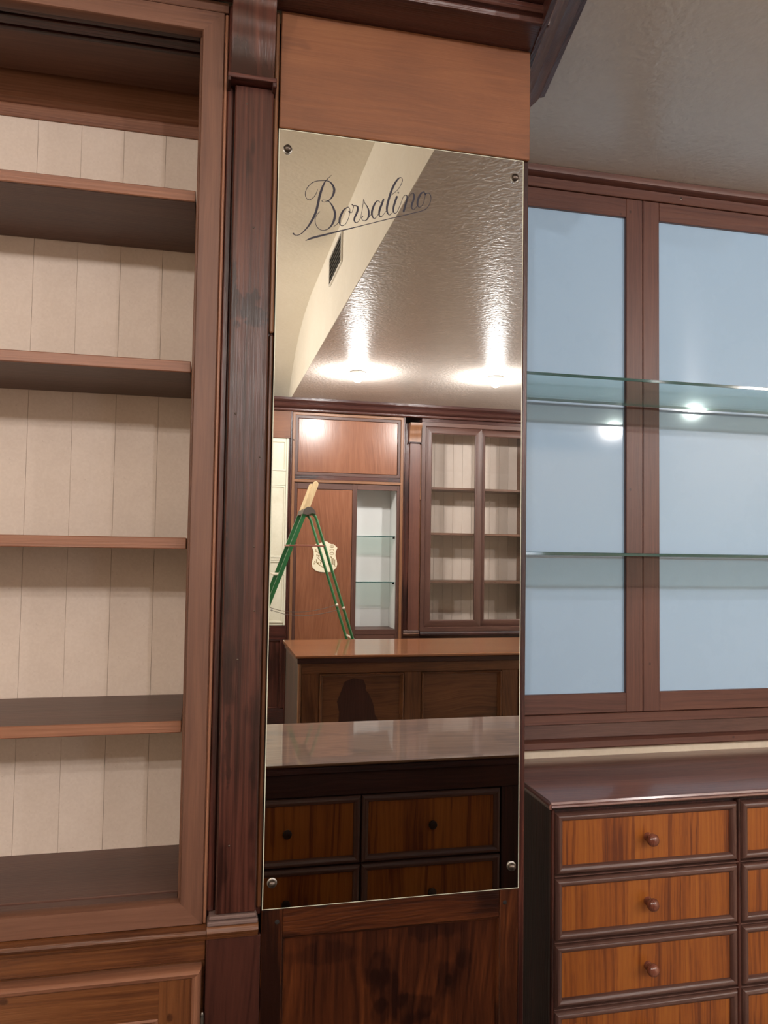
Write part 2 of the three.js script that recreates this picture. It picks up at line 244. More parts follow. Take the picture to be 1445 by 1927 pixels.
struct('wall_opposite', 'cream plaster wall behind the far row of cabinets', [cb(-3.2, 4.6, 0, CY, 5.16, 5.26, 0.001), cb(-3.2, 0.11, 0, 2.65, OZ, 5.16, 0.001), cb(2.775, 2.81, 0, 2.65, OZ, 5.16, 0.001), cb(3.2, 4.6, 0, 2.65, OZ, 5.16, 0.001), cb(2.81, 3.2, 0, 0.95, OZ, 5.16, 0.001), cb(2.81, 3.2, 2.25, 2.65, OZ, 5.16, 0.001)], M.wall);
struct('wall_left', 'cream plaster end wall of the shop', cb(-3.3, -3.2, 0, 3.36, -0.9, 5.26, 0.001), M.wall);
struct('wall_right', 'cream plaster side wall beyond the counters', cb(4.6, 4.7, 0, 2.95, -0.9, 5.26, 0.001), M.wall);
{ const w = structure('window_1', 'frosted daylight window in the far wall beyond the glazed cabinet', [3.005, 0.95, 4.85]);
  P(w, 'frame', ring(2.81, 3.2, 0.95, 2.25, 4.84, -1, [[0, 0], [0, 0.03], [0.05, 0.03], [0.055, 0]], M.midFrame), M.midFrame);
  P(w, 'pane', cb(2.82, 3.19, 0.96, 2.24, 4.85, 4.86, 0.001), M.window); }
// cornices
struct('trim_1', 'dark wooden cornice above the mirror panel and shelves', prof([[0, 2.604], [0.082, 2.604], [0.086, 2.6], [0.092, 2.602], [0.095, 2.61], [0.09, 2.616], [0.1, 2.618], [0.103, 2.622], [0.103, 2.632], [0.096, 2.638], [0.13, 2.645], [0.16, 2.665], [0.185, 2.695], [0.2, 2.72], [0.215, 2.728], [0.215, 2.75], [0, 2.75]], 'x', -1.25, 0.645, 0.6), M.cornice);
{ const a = 10 * Math.PI / 180, n = [Math.cos(a), Math.sin(a)], t = [Math.sin(a), -Math.cos(a)];
  const pf = [[0, 2.6], [0.01, 2.6], [0.016, 2.61], [0.018, 2.62], [0.034, 2.632], [0.044, 2.65], [0.05, 2.672], [0.066, 2.69], [0.074, 2.705], [0.09, 2.712], [0.106, 2.728], [0.113, 2.737], [0.126, 2.74], [0.126, 2.75], [0, 2.75]];
  const at = (d, y, s) => [0.646 + d * n[0] + s * t[0], y, d * n[1] + s * t[1]];
  const L = []; for (let i = 0; i < pf.length; i++) { const p = pf[i], q = pf[(i + 1) % pf.length]; L.push([at(p[0], p[1], -0.27), at(p[0], p[1], 0.385), at(q[0], q[1], 0.385), at(q[0], q[1], -0.27)]); }
  for (const [i, j, k] of THREE.ShapeUtils.triangulateShape(pf.map(p => new THREE.Vector2(...p)), [])) for (const s of [-0.27, 0.385]) L.push([at(...pf[i], s), at(...pf[j], s), at(...pf[k], s)]);
  struct('trim_2', 'dark cornice return running back along the ceiling beside the niche', toCreasedNormals(polys(L), 0.6), M.cornice, 'z'); }
struct('trim_3', 'rounded dark wooden cornice along the top of the far cabinets', prof([[OZ, 2.652], [OZ - 0.03, 2.652], [OZ - 0.036, 2.658], [OZ - 0.036, 2.668], [OZ - 0.03, 2.674], [OZ - 0.048, 2.678], [OZ - 0.062, 2.688], [OZ - 0.068, 2.702], [OZ - 0.062, 2.716], [OZ - 0.08, 2.722], [OZ - 0.092, 2.732], [OZ - 0.094, 2.75], [5.16, 2.75], [5.16, 2.652]], 'x', -3.2, 4.6, 0.6), M.cornice);

// ---------------------------------------------------------------- open display cabinet on the left
{ const c = thing('display_cabinet', 'open wooden shelf cabinet with cream board back left of the mirror', 'cabinet', [-0.55, 0.857, -0.17]);
  P(c, 'face_frame', ring(-1.12, 0.012, 0.857, 2.582, -0.02, 1, [[0, 0], [0, 0.017], [0.002, 0.02], [0.04, 0.02], [0.042, 0.017], [0.042, -0.004]], M.frame), M.frame, 'y', 'satin brown mitred frame');
  P(c, 'bead', cb(0.0125, 0.0185, 0.858, 2.58, -0.02, -0.002, 0.0015), M.lipping, 'y', 'thin bead along the frame');
  P(c, 'top_rail', cb(-1.12, 0.0185, 2.583, 2.603, -0.3, -0.001), M.frame, 'x');
  P(c, 'side_panel', cb(-0.034, 0.0, 0.87, 2.73, -0.34, -0.022), M.frame, 'y');
  P(c, 'side_panel', cb(-1.112, -1.078, 0.87, 2.73, -0.34, -0.022), M.frame, 'y');
  P(c, 'top_board', cb(-1.077, -0.035, 2.71, 2.73, -0.34, -0.11), M.board, 'x');
  P(c, 'upper_track', [cb(-1.077, -0.035, 2.548, 2.6, -0.05, -0.022), cb(-1.077, -0.035, 2.56, 2.6, -0.058, -0.051), cb(-1.077, -0.035, 2.548, 2.6, -0.085, -0.059), cb(-1.077, -0.035, 2.56, 2.6, -0.093, -0.086), cb(-1.077, -0.035, 2.548, 2.73, -0.104, -0.094)], M.darkBody, 'x', 'dark sliding-door track');
  P(c, 'floor_board', cb(-1.077, -0.035, 0.864, 0.884, -0.335, -0.092), M.midFrame, 'x');
  P(c, 'lower_track', [cb(-1.077, -0.035, 0.864, 0.884, -0.084, -0.06), cb(-1.077, -0.035, 0.864, 0.884, -0.052, -0.032), cb(-1.077, -0.035, 0.858, 0.864, -0.092, -0.024)], M.midFrame, 'x', 'grooved sliding-door track');
  for (let i = 0; i < 12; i++) { const x1 = -0.0345 - 0.0 - i * 0.0885; const a = i === 0 ? -0.035 : -0.112 - (i - 1) * 0.0915, b = Math.max(-1.077, -0.112 - i * 0.0915); if (a - b > 0.01) P(c, 'back_plank', cb(b + 0.0002, a - 0.0002, 0.864, 2.72, -0.345, -0.331 + (i % 3) * 0.0003, 0.0004), M.board, 'y'); }
  P(c, 'back_rail', cb(-1.077, -0.035, 2.493, 2.646, -0.3305, -0.326, 0.001), M.lipping, 'x', 'brown rail across the top of the back');
  P(c, 'batten', prof([[-0.326, 2.522], [-0.32, 2.524], [-0.314, 2.532], [-0.315, 2.543], [-0.326, 2.548]], 'x', -1.077, -0.035), M.lipping, 'x');
  for (const y of [2.245, 1.907, 1.565, 1.217]) { const s = P(c, 'shelf', cb(-1.076, -0.036, y - 0.021, y, -0.329, -0.053), M.midFrame, 'x'); P(s, 'edge_strip', cb(-1.076, -0.036, y - 0.0215, y + 0.0005, -0.0525, -0.047, 0.0015), M.lipping, 'x', 'paler wooden lipping'); }
}
{ const c = thing('base_cupboard', 'old stained pine cupboard under the open shelf cabinet', 'cupboard', [-0.55, 0, -0.17]);
  P(c, 'carcass', cb(-1.12, 0.0185, 0, 0.79, -0.37, -0.02), M.cupboard, 'x');
  P(c, 'frieze', cb(-1.12, 0.0185, 0.79, 0.83, -0.37, -0.006), M.cupboard, 'x');
  P(c, 'ledge', prof([[-0.37, 0.83], [0.002, 0.83], [0.008, 0.833], [0.01, 0.838], [0.006, 0.841], [0.018, 0.844], [0.021, 0.849], [0.019, 0.855], [0.013, 0.8565], [-0.37, 0.8565]], 'x', -1.12, 0.0187), M.cupboard, 'x', 'rounded moulded ledge');
  for (const [a, b] of [[-0.53, 0.0122], [-1.11, -0.54]]) {
    const d = P(c, 'door', cb(a + 0.076, b - 0.076, 0.172, 0.697, -0.019, -0.006), M.cupboard, 'y'); P(d, 'rail', cb(a + 0.014, b - 0.014, 0.699, 0.768, -0.019, 0.004), M.cupboard, 'x'); P(d, 'rail', cb(a + 0.014, b - 0.014, 0.1, 0.17, -0.019, 0.004), M.cupboard, 'x');
    P(d, 'stile', cb(b - 0.075, b - 0.006, 0.17, 0.7685, -0.0195, 0.0045), M.cupboard, 'y'); P(d, 'stile', cb(a + 0.006, a + 0.075, 0.17, 0.7685, -0.0195, 0.0045), M.cupboard, 'y');
    P(d, 'moulding', ring(a, b, 0.086, 0.782, -0.018, 1, [[0, 0], [0, 0.02], [0.002, 0.027], [0.006, 0.031], [0.011, 0.03], [0.015, 0.026], [0.017, 0.022]], M.lipping), M.lipping);
    P(d, 'panel_moulding', ring(a + 0.074, b - 0.074, 0.169, 0.7, -0.014, 1, [[0, 0.018], [0.003, 0.021], [0.01, 0.016], [0.014, 0.008]], M.lipping), M.lipping);
    P(d, 'hinge', [tube([b + 0.0032, 0.62, 0.004], [b + 0.0032, 0.695, 0.004], 0.003), lathe([[0, 0.009], [0.002, 0.007], [0.0031, 0.003], [0.002, 0]], 'y', [b + 0.0032, 0.695, 0.004], 10)], M.steel, 'y', 'small metal pin hinge');
  }
}
// ---------------------------------------------------------------- pilasters with scroll brackets
function pilaster(label, zl, sl, sr, zr, z0, dir, group) {
  const Z = h => z0 + dir * h, c = thing('pilaster', label, 'pilaster', [(zl + zr) / 2, 0, z0], group);
  const bx = (a, b, y0, y1, h0, h1, ch) => cb(a, b, y0, y1, Math.min(Z(h0), Z(h1)), Math.max(Z(h0), Z(h1)), ch);
  P(c, 'backing', bx(zl + 0.0005, zr - 0.0005, 0.861, 2.604, -0.06, -0.012, 0.002), M.mahogany);
  P(c, 'side_strip', bx(zl + 0.0005, sl - 0.002, 0.877, 2.603, -0.012, -0.004, 0.003), M.mahogany);
  P(c, 'side_strip', bx(sr + 0.002, zr - 0.0008, 0.877, 1.96, -0.012, -0.003, 0.003), M.cupboard); P(c, 'side_strip', bx(sr + 0.002, zr - 0.0008, 1.963, 2.603, -0.012, -0.002, 0.003), M.honey);
  M.shaft.userData.fixed = [sl - 0.014, 0.877]; P(c, 'shaft', bx(sl, sr, 0.877, 2.436, -0.012, 0.012, 0.0025), dir > 0 ? M.shaft : M.niche, 'y', 'worn dark mahogany shaft');
  for (const [u, y] of [[0.3, 2.4], [0.55, 2.16], [0.85, 1.72], [0.2, 1.8], [0.75, 1.55], [0.8, 1.43], [0.4, 1.34], [0.3, 1.0]]) P(c, 'nail', lathe([[0, 0.0012], [0.0016, 0.0008], [0.002, 0]], dir > 0 ? 'z' : '-z', [sl + (sr - sl) * u, y, Z(0.012)], 8), M.bronze);
  const S = [[-0.012, 2.446], [0.027, 2.446], [0.027, 2.468], [0.0285, 2.485], [0.032, 2.5], [0.036, 2.512], [0.038, 2.525], [0.0395, 2.538], [0.044, 2.552], [0.052, 2.565], [0.058, 2.577], [0.06, 2.59], [0.059, 2.603], [-0.012, 2.603]];
  P(c, 'bracket', prof(S.map(([h, y]) => [Z(h), y]), 'x', sl - 0.009, sr - 0.001, 0.9), dir > 0 ? M.mahoganyGloss : M.honey, 'y', 'varnished S-curved bracket');
  P(c, 'bracket_fillet', [bx(sl - 0.015, sr + 0.004, 2.437, 2.446, -0.012, 0.034, 0.001), bx(sl - 0.015, sl - 0.009, 2.43, 2.437, -0.012, 0.034, 0.001), bx(sr - 0.004, sr + 0.004, 2.428, 2.437, -0.012, 0.034, 0.001)], M.darkBody, 'x');
  P(c, 'base_moulding', [bx(zl + 0.001, sr + 0.004, 0.861, 0.869, -0.012, 0.022, 0.002), bx(zl + 0.004, sr + 0.001, 0.8695, 0.8768, -0.012, 0.017, 0.002)], M.dustGrey, 'x', 'dusty grey-brown base moulding');
  P(c, 'ledge', prof([[-0.1, 0.83], [0.002, 0.83], [0.008, 0.833], [0.01, 0.838], [0.006, 0.841], [0.018, 0.844], [0.021, 0.849], [0.019, 0.855], [0.013, 0.8605], [-0.1, 0.8605]].map(([h, y]) => [Z(h), y]), 'x', zl + 0.0005, sr + 0.005), M.cupboard, 'x');
  P(c, 'plinth', bx(zl + 0.0005, zr - 0.0005, 0, 0.8295 + 0 * (dir > 0 ? 1 : 1), -0.1, 0), M.stained);
  return c;
}
M.mahoganyGloss = M.mahogany.clone(); M.mahoganyGloss.roughness = 0.24; M.mahoganyGloss.bumpScale = 0.00025; M.mahoganyGloss.userData = { size: [0.5, 0.9] };
pilaster('worn dark mahogany pilaster with scroll bracket between open shelves and mirror', 0.0188, 0.034, 0.107, 0.1185, 0, 1);
pilaster('reddish wooden pilaster between far cupboard and sliding glass cabinet', 1.606, 1.646, 1.737, 1.75, OZ, -1);

// ---------------------------------------------------------------- panel that carries the mirror
M.pinePanel.userData.fixed = [0.119, 0.1];
function mirrorPanel(label, x0, x1, z0, dir, twin) {
  const Z = h => z0 + dir * h, c = thing('wall_panel', label, 'panel', [(x0 + x1) / 2, 0, z0]);
  const bx = (a, b, y0, y1, h0, h1, ch) => cb(a, b, y0, y1, Math.min(Z(h0), Z(h1)), Math.max(Z(h0), Z(h1)), ch);
  P(c, 'veneer_panel', bx(x0 + 0.001, x1, twin ? 2.432 : 2.3685, twin ? 2.651 : 2.603, -0.012, 0.003), M.veneer, 'x', 'plain orange-brown veneer panel');
  P(c, 'backing', bx(x0, x1 - 0.012, 0.02, 2.6, -0.08, -0.03), M.darkBody, 'y');
  P(c, 'end_stile', bx(x1 - 0.0118, x1, 0, twin ? 2.43 : 2.368, twin ? -0.06 : -0.7, -0.003, 0.002), M.mahogany, 'y');
  if (!twin) {
    P(c, 'mirror_bed', bx(x0, x1 - 0.012, 0.874, 2.366, -0.03, -0.008), M.darkBody);
    P(c, 'top_rail', bx(x0 + 0.04, x1 - 0.052, 0.818, 0.871, -0.03, -0.004), M.pine, 'x');
    P(c, 'stile', bx(x0, x0 + 0.0395, 0, 0.871, -0.03, -0.0035), M.pine, 'y'); P(c, 'stile', bx(x1 - 0.0515, x1 - 0.0122, 0, 0.871, -0.03, -0.0035), M.pine, 'y');
    P(c, 'panel_moulding', ring(x0 + 0.0395, x1 - 0.0515, 0.1, 0.8175, Z(-0.02), dir, [[0, 0.014], [0.003, 0.013], [0.006, 0.004]], M.pine), M.pine);
    P(c, 'panel', bx(x0 + 0.041, x1 - 0.053, 0.1, 0.8165, -0.029, -0.014), M.pinePanel, 'y', 'dark knotty pine panel');
    P(c, 'peg', [lathe([[0, 0.001], [0.004, 0.0008], [0.0045, 0]], 'z', [0.1485, 0.848, Z(-0.0036)], 10)], M.groove); P(c, 'peg', [lathe([[0, 0.001], [0.004, 0.0008], [0.0045, 0]], 'z', [0.602, 0.846, Z(-0.0036)], 10)], M.groove);
  } else {
    P(c, 'painted_board', bx(x0, x1 - 0.03, 0.925, 2.43, -0.03, -0.012), M.creamPaint, 'y');
    P(c, 'painted_stile', bx(x1 - 0.0295, x1 - 0.0122, 0.925, 2.43, -0.03, -0.003, 0.003), M.creamPaint, 'y');
    for (const [a, b] of [[2.166, 2.41], [1.465, 2.046], [0.945, 1.44]]) P(c, 'painted_panel', ring(x0 + 0.03, x1 - 0.031, a, b, Z(-0.0125), dir, [[0, 0.0], [0, 0.007], [0.004, 0.008], [0.012, 0.006], [0.016, 0]], M.creamPaint), M.creamPaint, 'y', 'cream painted panel moulding');
    for (const [a, b] of [[2.048, 2.164], [1.442, 1.462]]) P(c, 'painted_rail', bx(x0, x1 - 0.03, a, b, -0.012, -0.006, 0.002), M.creamPaint, 'x');
    P(c, 'lower_rail', bx(x0, x1 - 0.0122, 0.815, 0.922, -0.03, -0.002), M.mahogany, 'x');
    P(c, 'lower_panel', bx(x0, x1 - 0.05, 0.27, 0.814, -0.03, -0.014), M.mahogany, 'y'); P(c, 'panel_moulding', ring(x0 + 0.02, x1 - 0.04, 0.265, 0.814, Z(-0.014), dir, [[0, 0], [0, 0.01], [0.008, 0.012], [0.014, 0]], M.mahogany), M.mahogany);
    P(c, 'lower_stile', bx(x1 - 0.0395, x1 - 0.0122, 0.27, 0.814, -0.03, -0.003), M.mahogany, 'y'); P(c, 'base_board', bx(x0, x1 - 0.0122, 0, 0.262, -0.03, 0.004), M.darkBody, 'x');
  }
  return c;
}
mirrorPanel('tall wooden panel carrying the mirror, plain veneer above and knotty pine below', 0.119, 0.643, 0, 1, false);
mirrorPanel('cream painted panelled board under brown veneer, seen at the left edge of the mirror', 0.118, 0.648, OZ, -1, true);

// ---------------------------------------------------------------- the mirror
{ const x0 = 0.1195, x1 = 0.6305, y0 = 0.873, y1 = 2.3675, b = 0.0016, m = thing('wall_mirror', 'tall frameless mirror with dark script lettering and four stud fixings', 'mirror', [0.375, 0.873, 0]);
  P(m, 'glass_body', ring(x0, x1, y0, y1, -0.0075, 1, [[0, 0], [0, 0.0066], [0.0006, 0.0072], [b, 0.0072]], M.glassEdge), M.glassEdge, 'y', 'pale polished glass edge');
  P(m, 'reflecting_face', cb(x0 + b, x1 - b, y0 + b, y1 - b, -0.007, -0.0003, 0.0001), M.mirror);
  for (const [x, y] of [[0.137, 2.327], [0.61, 2.327], [0.137, 0.922], [0.614, 0.918]]) { const s = P(m, 'stud', lathe([[0, 0.0105], [0.004, 0.0098], [0.0068, 0.0075], [0.0078, 0.0045], [0.0068, 0.003], [0.0068, 0]], 'z', [x, y, -0.0003], 20), M.bronze, 'y', 'dark bronze domed stud'); P(s, 'collar', lathe([[0.0068, 0.0016], [0.0092, 0.0012], [0.0095, 0]], 'z', [x, y, -0.0003], 20), M.steel); }
  const strokes = [[2245,22866,6,2182,22795,8,2129,22733,17,2081,22633,31,2040,22506,40,2009,22380,42,1985,22244,42,1955,22108,40,1913,21993,37,1861,21888,35,1808,21794,28,1745,21711,18,1682,21638,14,1618,21596,10,1570,21584,10,1537,21595,16,1518,21612,30],
[1973,22548,6,1953,22473,8,1916,22402,9,1863,22346,9,1809,22318,9,1765,22335,9,1737,22392,9,1736,22459,9,1761,22539,9,1814,22617,11,1878,22675,11,1965,22716,11,2063,22736,11,2139,22743,12,2206,22731,19,2262,22682,31,2302,22603,40,2300,22525,40,2277,22456,31,2234,22384,19,2191,22344,12,2136,22315,9,2087,22309,9,2065,22326,9,2076,22343,8,2125,22349,9,2191,22340,12,2247,22286,21,2292,22213,33,2327,22117,42,2326,22028,42,2303,21937,37,2255,21843,28,2190,21775,16,2114,21741,10,2049,21745,9,1988,21786,9,1949,21854,9,1938,21930,9,1951,21998,9,1988,22062,8,2031,22111,7],
[2305,21837,6,2364,21882,8,2413,21949,10],
[2568,22250,14,2513,22205,26,2465,22121,35,2428,22017,37,2424,21939,33,2436,21890,19,2475,21872,9,2530,21900,8,2573,21966,8,2610,22071,8,2625,22162,8,2624,22228,9,2595,22261,11,2562,22246,14],
[2610,22177,28,2628,22162,28],
[2625,22156,8,2664,22160,7,2690,22236,8,2701,22293,9,2667,22323,21],
[2684,22302,11,2734,22308,16,2779,22291,31,2785,22235,35,2759,22143,33,2721,22050,30,2722,21994,26,2745,21968,16,2779,21972,9,2828,22039,7,2859,22143,7,2885,22314,7,2899,22461,7],
[2899,22456,7,2931,22375,11,2977,22313,19,3009,22227,31,3008,22137,31,2981,22061,21,2937,22026,11,2892,22029,8,2864,22054,8,2865,22086,11,2887,22101,21],
[2981,22061,9,3042,22141,7,3075,22190,7],
[3240,22422,8,3217,22453,10,3177,22454,14,3128,22387,28,3090,22292,35,3072,22201,35,3087,22124,26,3121,22088,12,3166,22121,8,3210,22205,8,3242,22321,8],
[3307,22500,31,3274,22404,36,3236,22298,36,3221,22206,31,3233,22151,19,3262,22141,11,3312,22194,7,3378,22291,7],
[3459,22600,7,3577,22710,7,3644,22809,8,3689,22917,10,3686,22973,10,3653,22992,11,3608,22964,24,3541,22865,34,3480,22733,36,3431,22580,38,3393,22428,38,3378,22314,36,3396,22226,24,3431,22198,11,3470,22223,8,3515,22295,7],
[3581,22588,34,3546,22480,36,3514,22352,33,3515,22273,24,3544,22242,11,3584,22269,8,3628,22365,7,3683,22507,7,3716,22602,8,3762,22641,10,3791,22622,22,3781,22518,34,3753,22413,36,3726,22302,36],
[3603,22679,22,3614,22669,22],
[3753,22413,8,3798,22543,8,3854,22652,8,3911,22699,12,3940,22662,31,3930,22570,34,3897,22464,34,3892,22395,24,3927,22362,11,3984,22417,8,4029,22513,7],
[4153,22756,12,4096,22726,27,4050,22652,34,4017,22557,36,4012,22477,34,4030,22433,17,4070,22429,10,4122,22489,8,4155,22585,8,4172,22689,10,4153,22756,12],
[4165,22718,27,4184,22707,27],
[4175,22707,11,4212,22734,11,4252,22739,11,4288,22692,10,4293,22612,10,4261,22505,10,4204,22419,11,4124,22364,12,3997,22316,13,3836,22258,13,3619,22183,12,3314,22076,12,2977,21955,12,2755,21875,14,2477,21778,19,2149,21660,30,1878,21560,34,1755,21498,7]];
  for (const s of strokes) {                 // pen strokes: flat ribbons of changing width lying on the glass
    const pts = [], ws = []; for (let i = 0; i < s.length; i += 3) { pts.push(new THREE.Vector3(s[i] / 1e4, s[i + 1] / 1e4, 0)); ws.push(s[i + 2] / 1e4); }
    const cv = new THREE.CatmullRomCurve3(pts, false, 'centripetal'), n = Math.max(2, (pts.length - 1) * 6), L = []; let prev = null;
    for (let i = 0; i <= n; i++) {
      const t = i / n, p = cv.getPoint(t), d = cv.getTangent(t), f = t * (pts.length - 1), k = Math.min(pts.length - 2, Math.floor(f)), w = (ws[k] + (ws[k + 1] - ws[k]) * (f - k)) / 2 * 1.1 + 0.00012;
      const a = [p.x - d.y * w, p.y + d.x * w, -0.00024], c = [p.x + d.y * w, p.y - d.x * w, -0.00024];
      if (prev) L.push([prev[0], prev[1], c, a]); prev = [a, c];
    }
    const caps = [0, pts.length - 1].filter(i => ws[i] > 0.0012).map(i => { const g = new THREE.CircleGeometry(ws[i] / 2, 12).toNonIndexed(); g.translate(pts[i].x, pts[i].y, -0.00022); return g; });
    P(m, 'lettering', [polys(L), ...caps], M.ink, 'y', 'dark violet painted script stroke');
  }
}

// ---------------------------------------------------------------- niche: glazed sliding doors, glass shelves
{ const c = thing('glazed_cupboard', 'brown framed cupboard with pale blue glass doors above the chest', 'cupboard', [1.67, 0.945, -0.76]);
  P(c, 'top_moulding', prof([[-0.8, 2.725], [-0.716, 2.725], [-0.708, 2.73], [-0.706, 2.74], [-0.706, 2.749], [-0.8, 2.749]], 'x', 0.645, 2.69), M.niche, 'x');
  P(c, 'head_rail', cb(0.645, 2.69, 2.6925, 2.7245, -0.8, -0.735), M.niche, 'x');
  P(c, 'sill_rail', cb(0.645, 2.69, 1.02, 1.0495, -0.8, -0.735), M.niche, 'x');
  P(c, 'lower_board', cb(0.645, 2.69, 0.975, 1.0195, -0.8, -0.745), M.moulding, 'x');
  P(c, 'bottom_rail', prof([[-0.8, 0.946], [-0.732, 0.946], [-0.728, 0.95], [-0.728, 0.968], [-0.744, 0.975], [-0.8, 0.975]], 'x', 0.645, 2.69), M.niche, 'x');
  P(c, 'screw', lathe([[0, 0.001], [0.004, 0.0006], [0.0045, 0]], 'z', [1.492, 2.711, -0.735], 10), M.bronze);
  for (const [a, b, z] of [[0.70, 1.3545, -0.74], [1.3565, 2.011, -0.74], [2.013, 2.667, -0.74]]) {
    const d = P(c, 'door', cb(a + 0.05, b - 0.05, 1.105, 2.636, z - 0.02, z - 0.012, 0.0005), M.bluePane, 'y', 'pale blue opaque glass'); P(d, 'rail', cb(a + 0.058, b - 0.058, 2.63, 2.691, z - 0.024, z), M.niche, 'x'); P(d, 'rail', cb(a + 0.058, b - 0.058, 1.051, 1.111, z - 0.024, z), M.niche, 'x');
    P(d, 'stile', cb(a, a + 0.0578, 1.051, 2.691, z - 0.024, z), M.niche); P(d, 'stile', cb(b - 0.0578, b, 1.051, 2.691, z - 0.024, z), M.niche);
  }
  P(c, 'end_post', cb(0.645, 0.699, 1.051, 2.691, -0.8, -0.742), M.niche); P(c, 'end_post', cb(2.668, 2.69, 1.051, 2.691, -0.8, -0.742), M.niche);
}
for (const [y, l] of [[2.02, 'upper clear glass shelf with green edge in front of the blue doors'], [1.5475, 'lower clear glass shelf at eye level in front of the blue doors']]) {
  const s = thing('glass_shelf', l, 'shelf', [1.67, y - 0.008, -0.55], 'niche glass shelves'); P(s, 'pane', cb(0.6435, 2.699, y - 0.0078, y - 0.0002, -0.714, -0.3945, 0.0004), M.sheet, 'x'); P(s, 'front_edge', cb(0.6435, 2.699, y - 0.008, y, -0.394, -0.392, 0.0006), M.tealEdge, 'x', 'dark green polished edge'); P(s, 'back_edge', cb(0.6435, 2.699, y - 0.008, y, -0.7165, -0.7145, 0.0006), M.tealEdge, 'x'); }

// ---------------------------------------------------------------- chest of drawers
const drawerPf = [[0, 0], [0, 0.008], [0.002, 0.013], [0.006, 0.0165], [0.011, 0.0175], [0.016, 0.0155], [0.0195, 0.011], [0.021, 0.005]];
function drawer(c, x0, x1, y0, y1, z, dir, panelMat, knob) {
  const d = P(c, 'drawer', ring(x0, x1, y0, y1, z, dir, drawerPf, M.moulding), M.moulding);
  P(d, 'front_panel', cb(x0 + 0.018, x1 - 0.018, y0 + 0.018, y1 - 0.018, Math.min(z - dir * 0.01, z + dir * 0.006), Math.max(z - dir * 0.01, z + dir * 0.006), 0.0005), panelMat, 'y', 'striped orange-brown veneer');
  knob(d, (x0 + x1) / 2, (y0 + y1) / 2, z + dir * 0.006);
}
{ const c = thing('drawer_chest', 'dark-topped chest of many teak drawers in the niche on the right', 'chest', [1.43, 0, -0.58]);
  P(c, 'top', prof([[-0.7555, 0.897], [-0.372, 0.897], [-0.361, 0.899], [-0.356, 0.903], [-0.357, 0.907], [-0.362, 0.909], [-0.364, 0.914], [-0.372, 0.9165], [-0.7555, 0.9165]], 'x', 0.868, 2.01), M.darkTop, 'x', 'glossy dark red-brown top');
  P(c, 'top_edge', prof([[0.862, 0.899], [0.868, 0.897], [0.868, 0.914], [0.864, 0.912], [0.861, 0.906]], 'z', -0.7555, -0.358), M.darkTop, 'z');
  P(c, 'carcass', cb(0.884, 1.995, 0.06, 0.896, -0.755, -0.402), M.darkBody);
  P(c, 'plinth', cb(0.89, 1.99, 0, 0.06, -0.75, -0.41), M.darkBody, 'x');
  for (const [a, b] of [[0.88, 0.891], [1.425, 1.436], [1.97, 1.995]]) P(c, 'post', cb(a, b, 0.05, 0.888, -0.402, -0.386, 0.003), M.mahogany);
  P(c, 'upper_rail', cb(0.88, 1.995, 0.888, 0.8965, -0.402, -0.384), M.darkBody, 'x');
  for (let r = 0; r < 5; r++) {
    const y1 = 0.8775 - r * 0.1655, y0 = y1 - 0.154;
    P(c, 'divider', cb(0.891, 1.97, y0 - 0.0075, y0 - 0.0045, -0.402, -0.386, 0.001), M.moulding, 'x');
    for (const [a, b] of [[0.8925, 1.4235], [1.4375, 1.9685]]) drawer(c, a, b, y0, y1, -0.402 + 0.004, 1, M.teak, (d, x, y, z) => P(d, 'knob', lathe([[0, 0.038], [0.007, 0.037], [0.0135, 0.0335], [0.0165, 0.0275], [0.016, 0.0215], [0.012, 0.0165], [0.008, 0.012], [0.0085, 0.006], [0.0115, 0.002], [0.0115, 0]], 'z', [x, y, z], 22), M.knobWood, 'y', 'turned brown wooden knob'));
  }
}

// ---------------------------------------------------------------- shop counter with drawers facing the mirror
{ const c = thing('drawer_counter', 'worn-topped shop counter with drawers, nearest in the mirror', 'counter', [0.5, 0, 0.94]);
  P(c, 'top', cb(-0.46, 1.475, 0.941, 0.948, 0.688, 1.205, 0.002), M.wornTop, 'x', 'glossy worn wooden top'); P(c, 'edge_band', cb(-0.457, 1.472, 0.918, 0.9408, 0.691, 1.2, 0.004), M.darkBody, 'x', 'dark edge under the top');
  P(c, 'carcass', cb(-0.43, 1.445, 0.08, 0.9175, 0.722, 1.17), M.darkBody);
  P(c, 'apron', cb(-0.43, 1.445, 0.853, 0.9172, 0.708, 0.7218), M.stained, 'x'); P(c, 'plinth', cb(-0.4, 1.42, 0, 0.08, 0.74, 1.15), M.darkBody, 'x');
  for (const [a, b] of [[-0.43, -0.392], [0.872, 0.95], [1.373, 1.445]]) P(c, 'post', cb(a, b, 0.08, 0.8525, 0.708, 0.7218), M.darkBody);
  for (const [a, b] of [[-0.39, 0.03], [0.033, 0.4485], [0.4515, 0.869], [0.953, 1.3705]]) for (let r = 0; r < 4; r++) { const y1 = 0.849 - r * 0.1915; drawer(c, a, b, y1 - 0.1875, y1, 0.7215, -1, M.teak, (d, x, y, z) => P(d, 'knob', lathe([[0, 0.016], [0.011, 0.0155], [0.013, 0.013], [0.012, 0.008], [0.008, 0.004], [0.008, 0]], '-z', [x, y, z], 18), M.knobDark, 'y', 'dark round knob')); }
}
